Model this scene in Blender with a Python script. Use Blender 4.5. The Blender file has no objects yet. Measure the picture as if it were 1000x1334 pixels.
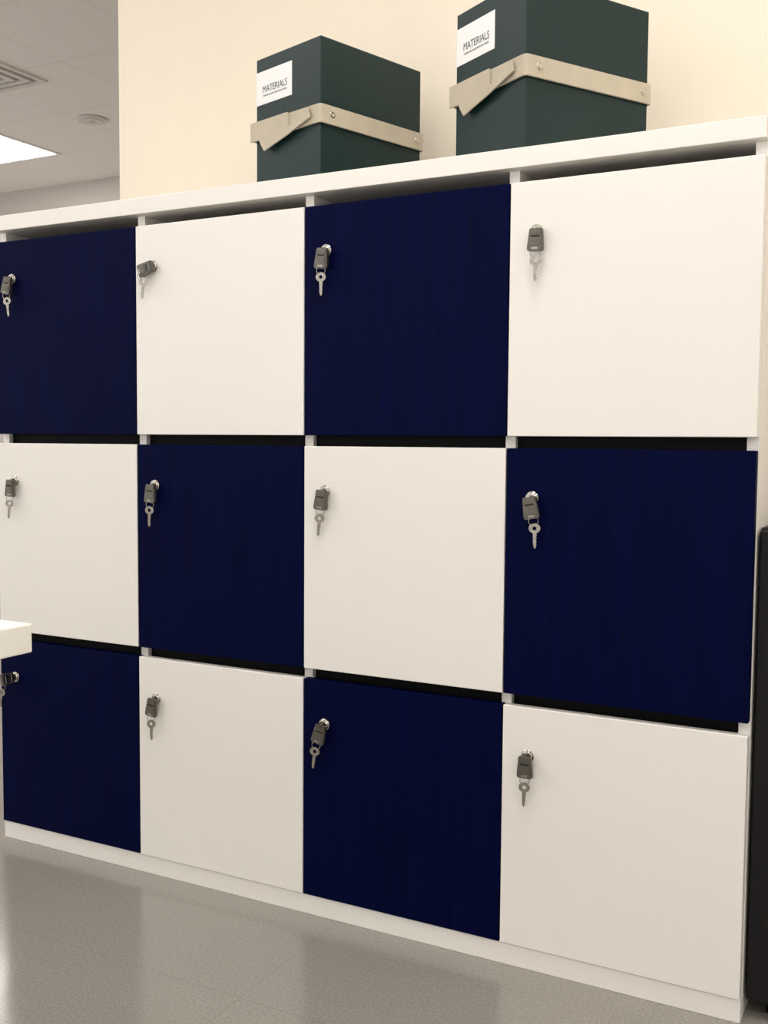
import bpy, bmesh, math, random
from mathutils import Vector, Matrix
random.seed(4)
sc=bpy.context.scene
sc.view_settings.view_transform='Standard'
sc.view_settings.exposure=0.0

def s2l(c):
    return tuple(((v/255)/12.92 if v/255<=.04045 else ((v/255+.055)/1.055)**2.4) for v in c)+(1,)
# ---------------------------------------------------------------- materials
def mat(name,rgb,rough=.5,metal=0,var=.03,scale=8,bump=0,bscale=200,spec=.5,coat=0,stretch=None):
    m=bpy.data.materials.new(name);m.use_nodes=True
    nt=m.node_tree;b=nt.nodes['Principled BSDF']
    tc=nt.nodes.new('ShaderNodeTexCoord')
    n=nt.nodes.new('ShaderNodeTexNoise');n.inputs['Scale'].default_value=scale;n.inputs['Detail'].default_value=4
    src=tc.outputs['Object']
    if stretch:
        mp=nt.nodes.new('ShaderNodeMapping');mp.inputs['Scale'].default_value=stretch
        nt.links.new(src,mp.inputs['Vector']);src=mp.outputs['Vector']
    nt.links.new(src,n.inputs['Vector'])
    r=nt.nodes.new('ShaderNodeValToRGB');c=s2l(rgb)
    r.color_ramp.elements[0].position=.3;r.color_ramp.elements[1].position=.7
    r.color_ramp.elements[0].color=tuple(v*(1-var) for v in c[:3])+(1,)
    r.color_ramp.elements[1].color=tuple(min(1,v*(1+var)) for v in c[:3])+(1,)
    nt.links.new(n.outputs['Fac'],r.inputs['Fac']);nt.links.new(r.outputs['Color'],b.inputs['Base Color'])
    b.inputs['Roughness'].default_value=rough;b.inputs['Metallic'].default_value=metal
    b.inputs['Specular IOR Level'].default_value=spec
    b.inputs['Coat Weight'].default_value=coat
    if bump:
        n2=nt.nodes.new('ShaderNodeTexNoise');n2.inputs['Scale'].default_value=bscale;n2.inputs['Detail'].default_value=3
        nt.links.new(src,n2.inputs['Vector'])
        bp=nt.nodes.new('ShaderNodeBump');bp.inputs['Strength'].default_value=bump;bp.inputs['Distance'].default_value=.001
        nt.links.new(n2.outputs['Fac'],bp.inputs['Height']);nt.links.new(bp.outputs['Normal'],b.inputs['Normal'])
    return m
M_white=mat('white_laminate',(244,240,234),.42,var=.006,scale=3,bump=.04,bscale=500,spec=.35)
M_navy=mat('navy_laminate',(1,6,47),.55,var=.22,scale=60,bump=.12,bscale=260,spec=.05,stretch=(1.5,1,.06))
M_black=mat('black_plastic',(7,7,8),.6,spec=.15)
M_wallp=mat('cream_wallpaper',(240,230,212),.85,var=.007,scale=30,stretch=(1.5,1,.08),bump=.05,bscale=150,spec=.2)
M_grey=mat('office_wall_paint',(205,196,190),.85,var=.01)
M_side=mat('room_wall_paint',(235,231,226),.85,var=.01)
M_box=mat('dark_teal_leatherette',(16,42,41),.42,var=.06,scale=12,bump=.2,bscale=700,spec=.32)
M_strap=mat('beige_leather',(193,183,163),.6,var=.04,scale=30,bump=.25,bscale=500,spec=.3)
M_card=mat('white_card',(245,245,244),.6,var=.004,spec=.3)
M_ink=mat('grey_ink',(80,82,84),.7)
M_chrome=mat('nickel',(200,195,186),.2,metal=1,var=.05,scale=60)
M_keymetal=mat('brushed_nickel_key',(166,160,149),.26,metal=1,var=.2,scale=140)
M_gun=mat('gunmetal_key_fob',(110,106,98),.3,metal=.8,var=.12,scale=80)
M_dark=mat('dark_slot',(18,18,18),.6)
M_char=mat('charcoal_powdercoat',(22,21,22),.5,var=.06,scale=20,bump=.2,bscale=400,spec=.25)
M_metal=mat('painted_metal',(150,150,150),.4,metal=.6)
M_det=mat('detector_plastic',(218,212,205),.5)
M_frame=mat('fill_window_frame',(225,225,225),.4)  # frames of the unseen windows added for fill light

def emis(name,col,st):
    m=bpy.data.materials.new(name);m.use_nodes=True;nt=m.node_tree
    b=nt.nodes['Principled BSDF'];b.inputs['Base Color'].default_value=(.8,.8,.8,1)
    b.inputs['Emission Color'].default_value=col;b.inputs['Emission Strength'].default_value=st
    return m
M_lamp=emis('led_diffuser',(1.0,.970,.925,1),14.6)

def tiles(name,rgb,groove,size,ox,oy,mortar,rough,spk,spkscale):
    m=bpy.data.materials.new(name);m.use_nodes=True;nt=m.node_tree;b=nt.nodes['Principled BSDF']
    tc=nt.nodes.new('ShaderNodeTexCoord');mp=nt.nodes.new('ShaderNodeMapping')
    mp.inputs['Location'].default_value=(-ox,-oy,0)
    nt.links.new(tc.outputs['Object'],mp.inputs['Vector'])
    br=nt.nodes.new('ShaderNodeTexBrick');br.offset=0;br.squash=1
    br.inputs['Scale'].default_value=1;br.inputs['Brick Width'].default_value=size;br.inputs['Row Height'].default_value=size
    br.inputs['Mortar Size'].default_value=mortar;br.inputs['Mortar Smooth'].default_value=.2
    c=s2l(rgb)
    br.inputs['Color1'].default_value=c;br.inputs['Color2'].default_value=tuple(v*.99 for v in c[:3])+(1,)
    br.inputs['Mortar'].default_value=s2l(groove)
    nt.links.new(mp.outputs['Vector'],br.inputs['Vector'])
    n=nt.nodes.new('ShaderNodeTexNoise');n.inputs['Scale'].default_value=spkscale;n.inputs['Detail'].default_value=6
    nt.links.new(tc.outputs['Object'],n.inputs['Vector'])
    mr=nt.nodes.new('ShaderNodeMapRange');mr.inputs[1].default_value=.3;mr.inputs[2].default_value=.7
    mr.inputs[3].default_value=1-spk;mr.inputs[4].default_value=1+spk
    nt.links.new(n.outputs['Fac'],mr.inputs[0])
    mx=nt.nodes.new('ShaderNodeVectorMath');mx.operation='SCALE'
    nt.links.new(br.outputs['Color'],mx.inputs[0]);nt.links.new(mr.outputs[0],mx.inputs['Scale'])
    nt.links.new(mx.outputs['Vector'],b.inputs['Base Color'])
    b.inputs['Roughness'].default_value=rough
    return m
M_floor=tiles('grey_floor_tiles',(146,142,135),(140,136,129),.6,.275,-.307,.0018,.16,.16,220)
M_ceil=tiles('ceiling_tiles',(240,234,229),(230,224,218),.6,-3.144,3.363,.006,.9,.02,60)

# ---------------------------------------------------------------- mesh builder
class MB:
    def __init__(s): s.bm=bmesh.new();s.mats=[]
    def mi(s,m):
        if m not in s.mats:s.mats.append(m)
        return s.mats.index(m)
    def _add(s,bm2,m,M):
        i=s.mi(m)
        for f in bm2.faces:f.material_index=i
        if M is not None:bm2.transform(M)
        me=bpy.data.meshes.new('t');bm2.to_mesh(me);bm2.free()
        s.bm.from_mesh(me);bpy.data.meshes.remove(me)
    def box(s,x0,x1,y0,y1,z0,z1,m,bev=0,M=None,seg=2):
        b=bmesh.new();bmesh.ops.create_cube(b,size=1)
        for v in b.verts:v.co=Vector(((x0+x1)/2+v.co.x*(x1-x0),(y0+y1)/2+v.co.y*(y1-y0),(z0+z1)/2+v.co.z*(z1-z0)))
        if bev:bmesh.ops.bevel(b,geom=b.edges[:],offset=bev,segments=seg,affect='EDGES',profile=.5)
        s._add(b,m,M)
    def cyl(s,c,r,h,m,axis='Y',seg=28,bev=0,r2=None,M=None):
        b=bmesh.new();bmesh.ops.create_cone(b,cap_ends=True,segments=seg,radius1=r,radius2=r if r2 is None else r2,depth=h)
        if bev:
            bmesh.ops.bevel(b,geom=[e for e in b.edges if len([f for f in e.link_faces if len(f.verts)>4])==1],offset=bev,segments=2,affect='EDGES')
        for f in b.faces:f.smooth=len(f.verts)==4
        R={'Y':Matrix.Rotation(math.pi/2,4,'X'),'Z':Matrix.Identity(4),'X':Matrix.Rotation(math.pi/2,4,'Y')}[axis]
        T=Matrix.Translation(c)@R
        s._add(b,m,(M@T) if M is not None else T)
    def torus(s,c,R,r,m,M=None,seg=28,rs=8):
        b=bmesh.new();g=[]
        for i in range(seg):
            a=2*math.pi*i/seg
            g.append([b.verts.new(((R+r*math.cos(t))*math.cos(a),r*math.sin(t),(R+r*math.cos(t))*math.sin(a))) for t in [2*math.pi*j/rs for j in range(rs)]])
        for i in range(seg):
            for j in range(rs):
                f=b.faces.new((g[i][j],g[(i+1)%seg][j],g[(i+1)%seg][(j+1)%rs],g[i][(j+1)%rs]));f.smooth=True
        bmesh.ops.recalc_face_normals(b,faces=b.faces[:])
        T=Matrix.Translation(c);s._add(b,m,(M@T) if M is not None else T)
    def poly(s,pts,y0,y1,m,M=None,bev=0):
        """extrude an x/z outline between y0 and y1"""
        b=bmesh.new();v=[b.verts.new((x,y0,z)) for x,z in pts];f=b.faces.new(v)
        r=bmesh.ops.extrude_face_region(b,geom=[f])
        for e in r['geom']:
            if isinstance(e,bmesh.types.BMVert):e.co.y=y1
        bmesh.ops.recalc_face_normals(b,faces=b.faces[:])
        if bev:bmesh.ops.bevel(b,geom=b.edges[:],offset=bev,segments=2,affect='EDGES')
        s._add(b,m,M)
    def annulus(s,ro,ri,y0,y1,m,M=None,seg=28,sz=1.0,cz=0):
        b=bmesh.new();L=[]
        for r,y in ((ro,y0),(ri,y0),(ri,y1),(ro,y1)):
            L.append([b.verts.new((r*math.cos(2*math.pi*i/seg),y,cz+(sz if r==ro else 1)*r*math.sin(2*math.pi*i/seg))) for i in range(seg)])
        for k in range(4):
            for i in range(seg):
                b.faces.new((L[k][i],L[k][(i+1)%seg],L[(k+1)%4][(i+1)%seg],L[(k+1)%4][i]))
        bmesh.ops.recalc_face_normals(b,faces=b.faces[:]);s._add(b,m,M)
    def obj(s,name,parent=None,loc=None,rotz=0):
        me=bpy.data.meshes.new(name);s.bm.to_mesh(me);s.bm.free()
        for m in s.mats:me.materials.append(m)
        o=bpy.data.objects.new(name,me);sc.collection.objects.link(o)
        if parent:o.parent=parent
        if loc:o.location=loc
        o.rotation_euler[2]=rotz
        return o
def empty(name,loc=(0,0,0),rotz=0):
    o=bpy.data.objects.new(name,None);sc.collection.objects.link(o);o.location=loc;o.rotation_euler[2]=rotz;o.empty_display_size=.1;return o
def simple(name,box,m,bev=0,parent=None):
    b=MB();b.box(*box,m,bev);return b.obj(name,parent)

# ---------------------------------------------------------------- room
XL,XR,YF,YB=-5.2,3.6,-4.2,3.97
CZ=2.695
simple('floor',(XL,XR,YF,YB,-.1,0),M_floor)
simple('ceiling',(XL,XR,YF,YB,CZ,CZ+.1),M_ceil)
simple('wall_back',(-.044,XR,.45,.6,0,CZ),M_wallp)
simple('wall_far',(XL,XR,YB,YB+.1,0,CZ),M_grey)
simple('wall_right',(XR,XR+.1,YF,YB,0,CZ),M_side)
# walls behind camera and on left; window openings added to brighten ceiling and doors
b=MB();b.box(XL,XR,YF-.1,YF,0,.35,M_side);b.box(XL,XR,YF-.1,YF,2.5,CZ,M_side);b.box(XL,XL+.2,YF-.1,YF,.35,2.5,M_side);b.box(XR-.2,XR,YF-.1,YF,.35,2.5,M_side);b.obj('wall_front')
b=MB()
x=XL+.2
while x<XR-.19:
    b.box(x-.025,x+.025,YF-.08,YF-.02,.35,2.5,M_frame,.004);x+=(XR-XL-.4)/6
b.box(XL+.2,XR-.2,YF-.08,YF-.02,.35,.40,M_frame,.004);b.box(XL+.2,XR-.2,YF-.08,YF-.02,2.45,2.5,M_frame,.004);b.obj('fill_window_1')
b=MB();b.box(XL-.1,XL,YF,YB,0,.35,M_side);b.box(XL-.1,XL,YF,YB,2.5,CZ,M_side);b.box(XL-.1,XL,YF,YF+.2,.35,2.5,M_side);b.box(XL-.1,XL,YB-.8,YB,.35,2.5,M_side);b.obj('wall_left')
b=MB()
for i in range(6):
    y=YF+.2+i*(YB-.8-YF-.2)/5
    b.box(XL-.08,XL-.02,y-.025,y+.025,.35,2.5,M_frame,.004)
b.box(XL-.08,XL-.02,YF+.2,YB-.8,.35,.40,M_frame,.004);b.box(XL-.08,XL-.02,YF+.2,YB-.8,2.45,2.5,M_frame,.004);b.obj('fill_window_2')  # unseen left windows, added to light the ceiling on that side
b=MB();b.box(XL,XR,YB-.012,YB,0,.08,M_white,.002);b.obj('baseboard_far')
b=MB();b.box(2.1,XR,.438,.45,0,.08,M_white,.002);b.obj('baseboard_back')

def lamp(x,y):
    b=MB();z=CZ
    for (a,c,d,e) in ((0,.6,0,.022),(0,.6,.578,.6),(0,.022,.022,.578),(.578,.6,.022,.578)):
        b.box(x+a,x+c,y+d,y+e,z-.008,z,M_card,.001)
    b.box(x+.022,x+.578,y+.022,y+.578,z-.004,z-.001,M_lamp)
    return b.obj('ceiling_light_panel')
for (x,y) in [(-3.744,2.763),(-1.344,2.763),(1.056,2.763),(-3.744,.963),(-1.344,.963),(-3.744,-.84),(-1.344,-.84),(1.056,-.84),(2.856,-.84),(-3.744,-2.64),(-1.344,-2.64),(1.056,-2.64),(2.856,-2.64)]:
    lamp(x,y)
# air diffuser
b=MB();vx,vy=-2.50,2.04
b.box(vx-.28,vx+.28,vy-.28,vy+.28,CZ-.002,CZ-.001,M_metal)
for k in range(5):
    s=.295-.055*k
    for (a,c,d,e) in ((-s,s,-s,-s+.03),(-s,s,s-.03,s),(-s,-s+.03,-s+.03,s-.03),(s-.03,s,-s+.03,s-.03)):
        b.box(vx+a,vx+c,vy+d,vy+e,CZ-.010-.003*k,CZ,M_det,.001)
b.obj('ceiling_air_vent')
b=MB();b.cyl((-2.457,2.91,CZ-.006),.085,.012,M_det,'Z',bev=.003);b.cyl((-2.457,2.91,CZ-.014),.06,.006,M_det,'Z',bev=.002)
b.cyl((-2.457,2.91,CZ-.018),.02,.003,M_grey,'Z');b.obj('smoke_detector')

# ---------------------------------------------------------------- locker cabinet
Z0=1.325;W=.4;H=.4151;G=.0201;D=.43
lk=empty('locker_cabinet')
b=MB()
YF0=.019
zb=Z0+.0235
b.box(0,1.6,-.002,D,zb,Z0+.0555,M_white,.0012)              # top board
b.box(0,1.6,.004,D,0,.038,M_white,.0012)                    # bottom board
for xc in (.009,.4,.8,1.2,1.591):
    b.box(xc-.009,xc+.009,YF0,D-.006,.038,zb,M_white,.0006)
b.box(.018,1.582,D-.010,D,.038,zb,M_white)
for r in (1,2):
    zt=Z0-r*(H+G)
    for c in range(4):
        x0=c*.4+(.018 if c==0 else .009);x1=(c+1)*.4-(.018 if c==3 else .009)
        b.box(x0,x1,.05,D-.012,zt-.012,zt+.006,M_white)
b.obj('carcass',lk)
b=MB()
for r in (1,2):
    zt=Z0-r*(H+G)
    for c in range(4):
        x0=c*.4+(.018 if c==0 else .009);x1=(c+1)*.4-(.018 if c==3 else .009)
        b.box(x0,x1,.030,.049,zt-.03,zt+.05,M_black)
b.obj('recessed_grip_strips',lk)
def lock_x(r,c):
    return c*W+.047+(.008 if (c==0 and r<2) else 0)
for r in range(3):
    for c in range(4):
        navy=(r+c)%2==0
        zt=Z0-r*(H+G)
        b=MB();b.box(c*W+.001,(c+1)*W-.001,0,.018,zt-H,zt,M_navy if navy else M_white,.0011)
        b.obj('door_%d'%(r*4+c+1),lk)
        b=MB();px,pz=lock_x(r,c),zt-.082
        b.cyl((px,-.0015,pz),.0112,.003,M_chrome,bev=.0008)
        b.cyl((px,-.004,pz),.0090,.004,M_chrome,bev=.001)
        b.box(px-.0008,px+.0008,-.0066,-.0058,pz-.005,pz+.005,M_dark)
        b.obj('lock_cylinder_%d'%(r*4+c+1),lk)
# keys : (fob angle, key angle, key x shift, sticking straight out, set x shift)
KD={(0,0):(14,-8,.005,0,.002),(0,1):(72,4,.009,0,.004),(0,2):(6,-2,.001,0,0),(0,3):(2,0,.001,0,.004),
    (1,0):(4,4,0,0,0),(1,1):(4,0,0,0,0),(1,2):(5,4,0,0,0),(1,3):(-10,-3,.004,0,0),
    (2,0):(0,6,0,1,0),(2,1):(8,-3,.002,0,0),(2,2):(14,6,-.003,0,0),(2,3):(0,0,0,0,0)}
KS=1.14
for (r,c),(fa,ka,kx,edge,sx) in KD.items():
    px,pz=lock_x(r,c)+sx,Z0-r*(H+G)-.082
    b=MB();P=Matrix.Translation((px,0,pz))@Matrix.Diagonal((KS,1,KS,1))
    fy=-.0132
    b.box(-.0011,.0011,fy,-.0070,-.004,.004,M_keymetal,.0003,M=P)       # key shaft in the barrel
    F=P@Matrix.Translation((0,fy,-.002))@Matrix.Rotation(math.radians(fa),4,'Y')
    if edge: F=P@Matrix.Translation((0,-.0125,0))@Matrix.Rotation(math.radians(-90),4,'X')@Matrix.Rotation(math.radians(80),4,'Z')
    FM=M_chrome if edge else M_gun
    b.poly([(-.0095,.004),(.0095,.004),(.0122,-.025),(.0105,-.028),(-.0105,-.028),(-.0122,-.025)],-.004,.004,M_gun,M=F,bev=.0010)
    b.poly([(-.0085,.0015),(.0085,.0015),(.0088,-.004),(-.0088,-.004)],-.0052,-.0035,FM,M=F,bev=.0006)
    b.poly([(-.0065,-.0060),(.0065,-.0060),(.007,-.0085),(-.007,-.0085)],-.0044,-.0036,M_dark,M=F)
    b.poly([(-.0078,-.011),(.0078,-.011),(.0085,-.0205),(-.0085,-.0205)],-.0050,-.0035,FM,M=F,bev=.0006)
    b.poly([(-.0045,-.0225),(.0045,-.0225),(.0045,-.0255),(-.0045,-.0255)],-.0045,-.0036,M_keymetal,M=F)
    L=.028
    ex=-math.sin(math.radians(fa))*L;ez=-math.cos(math.radians(fa))*L
    ry=fy
    if (r,c)==(0,1): ex+=.005;ez-=.004;ry=fy-.004
    if edge: ex,ez,ry=0,-.008,-.038
    Rr=.0070
    R=P@Matrix.Translation((ex+kx*.5,ry-.001,ez-Rr*.75))@Matrix.Rotation(math.radians(25),4,'Z')
    b.torus((0,0,0),Rr,.0006,M_keymetal,M=R)
    K=P@Matrix.Translation((ex+kx,ry-.002,ez-Rr*1.7+.001))@Matrix.Rotation(math.radians(ka),4,'Y')@Matrix.Rotation(math.radians(12),4,'Z')
    b.annulus(.0085,.0028,-.0011,.0011,M_keymetal,M=K,sz=.86,cz=-.0045)
    b.poly([(-.0028,-.0105),(.0028,-.0105),(.0028,-.015),(.0020,-.017),(.0026,-.019),(.0014,-.0215),(.0024,-.024),(.0012,-.0265),(.0022,-.029),(.0010,-.0315),(0,-.034),(-.0020,-.0325),(-.0028,-.029)],-.0010,.0010,M_keymetal,M=K)
    b.obj('locker_key')

# ---------------------------------------------------------------- storage boxes
ZB=Z0+.0555
def storage_box(x,y,t,a=.192,bb=.271,h=.270):
    e=empty('storage_box',(x,y,ZB+.0005),-t)
    b=MB();b.box(-a,0,0,bb,0,h,M_box,.0018,seg=3)
    b.obj('box_body',e)
    zc=h-.142;hh=.0175;off=.0035;th=.0028
    b=bmesh.new()
    def loop(o,rc):
        pts=[];
        for cx,cy,a0 in ((o-rc,-o+rc,-90),(o-rc,bb+o-rc,0),(-a-o+rc,bb+o-rc,90),(-a-o+rc,-o+rc,180)):
            for k in range(7):
                an=math.radians(a0+90*k/6);pts.append((cx+rc*math.cos(an),cy+rc*math.sin(an)))
        return pts
    li=loop(off,.005);lo=loop(off+th,.0078);n=len(li)
    rings=[]
    for (pp,z) in ((li,zc-hh),(lo,zc-hh+.0008),(lo,zc+hh-.0008),(li,zc+hh)):
        rings.append([b.verts.new((q[0],q[1],z)) for q in pp])
    for k in range(4):
        for i in range(n):
            f=b.faces.new((rings[k][i],rings[k][(i+1)%n],rings[(k+1)%4][(i+1)%n],rings[(k+1)%4][i]))
    bmesh.ops.recalc_face_normals(b,faces=b.faces[:])
    mb=MB();mb._add(b,M_strap,None)
    yo=-(off+th)
    # outer overlapping strap end on the label face
    mb.poly([(-a-.008,zc-hh-.001),(-a*.45,zc-hh-.001),(-a*.43,zc-hh+.003),(-a*.43,zc+hh-.003),(-a*.45,zc+hh+.001),(-a-.008,zc+hh+.001)],yo-.0035,yo,M_strap,bev=.0008)
    # tucked tail hanging diagonally below the loop
    mb.poly([(-a*.43,zc-hh+.006),(-a*.12,zc+hh-.004),(-a*.08,zc-.006),(-a*.46,zc-hh-.010),(-a*.80,zc-hh-.026),(-a*.86,zc-hh-.010),(-a*.9,zc-hh+.004)],yo-.0062,yo-.0036,M_strap,bev=.0007)
    for yy in (.024,bb-.016):
        mb.cyl((off+th+.0008,yy,zc),.0062,.0016,M_chrome,'X',bev=.0006)
        mb.cyl((off+th+.002,yy,zc),.0035,.0016,M_strap,'X',bev=.0005)
    mb.obj('leather_strap',e)
    lx0,lx1,lz1,lz0=-a+.001,-a*.43,h-.026,h-.026-.064
    mb=MB();mb.box(lx0,lx1,-.0009,-.0001,lz0,lz1,M_card,.0002);mb.obj('label_card',e)
    def txt(s,size,x,z,w,nm):
        cu=bpy.data.curves.new(nm,'FONT');cu.body=s;cu.size=size;cu.align_x='CENTER';cu.extrude=.0001
        o=bpy.data.objects.new(nm,cu);sc.collection.objects.link(o)
        bpy.context.view_layer.update()
        me=bpy.data.meshes.new_from_object(o);bpy.data.objects.remove(o)
        xs=[v.co.x for v in me.vertices];k=w/(max(xs)-min(xs))
        for v in me.vertices:v.co=Vector((v.co.x*k,-v.co.z,v.co.y))
        me.materials.clear();me.materials.append(M_ink)
        o=bpy.data.objects.new(nm,me);sc.collection.objects.link(o);o.parent=e;o.location=(x,-.0012,z)
    cx=(lx0+lx1)/2+.003
    txt('MATERIALS',.0185,cx,lz0+.022,.074,'label_title')
    txt('STORAGE BOX DOCUMENTS AND SAMPLES',.0042,cx,lz0+.0145,.072,'label_subtitle')
    return e
storage_box(.797,.060,.297)
storage_box(1.2235,.001,.53,a=.195,bb=.273,h=.272)

# ---------------------------------------------------------------- desk (white top, metal legs)
dk=empty('desk')
b=MB();b.box(-.2,1.2,-1.74,-1.04,.726,.75,M_white,.0015);b.obj('desk_top',dk)
b=MB()
for x in (-.13,1.09):
    for y in (-1.67,-1.15):
        b.box(x,x+.04,y,y+.04,0,.70,M_metal,.002)
    b.box(x+.002,x+.038,-1.67,-1.11,.70,.726,M_metal,.002)
for y in (-1.665,-1.145):
    b.box(-.09,1.09,y,y+.03,.68,.70,M_metal,.002)
b.obj('desk_frame',dk)

# ---------------------------------------------------------------- dark storage cabinet beside the lockers
fc=empty('filing_cabinet')
b=MB();b.box(1.603,2.02,.045,.43,.02,.772,M_char,.003)
b.box(1.63,2.0,.06,.42,0,.02,M_black);b.obj('body',fc)
b=MB();b.box(1.605,2.018,.026,.043,.03,.768,M_char,.002);b.obj('door_panel',fc)
b=MB();b.box(1.95,1.962,.006,.014,.40,.56,M_metal,.002)
b.box(1.952,1.960,.013,.027,.41,.42,M_metal);b.box(1.952,1.960,.013,.027,.54,.55,M_metal);b.obj('handle',fc)

# ---------------------------------------------------------------- world + camera
w=bpy.data.worlds.new('World');sc.world=w;w.use_nodes=True
w.node_tree.nodes['Background'].inputs[0].default_value=(1,.985,.975,1)
w.node_tree.nodes['Background'].inputs[1].default_value=1.4
yaw,pitch,roll=.48951,.06687,.00749
f=Vector((-math.sin(yaw)*math.cos(pitch),math.cos(yaw)*math.cos(pitch),-math.sin(pitch)))
r=f.cross(Vector((0,0,1))).normalized();u=r.cross(f)
c,s=math.cos(roll),math.sin(roll)
R=r*c+u*s;U=u*c-r*s
cd=bpy.data.cameras.new('camera');co=bpy.data.objects.new('camera',cd);sc.collection.objects.link(co)
m=Matrix((R,U,-f)).transposed().to_4x4();m.translation=Vector((1.85075,-1.65501,Z0-.42542));co.matrix_world=m
cd.sensor_fit='HORIZONTAL';cd.sensor_width=36;cd.lens=36*1.37315;cd.clip_start=.02
sc.camera=co
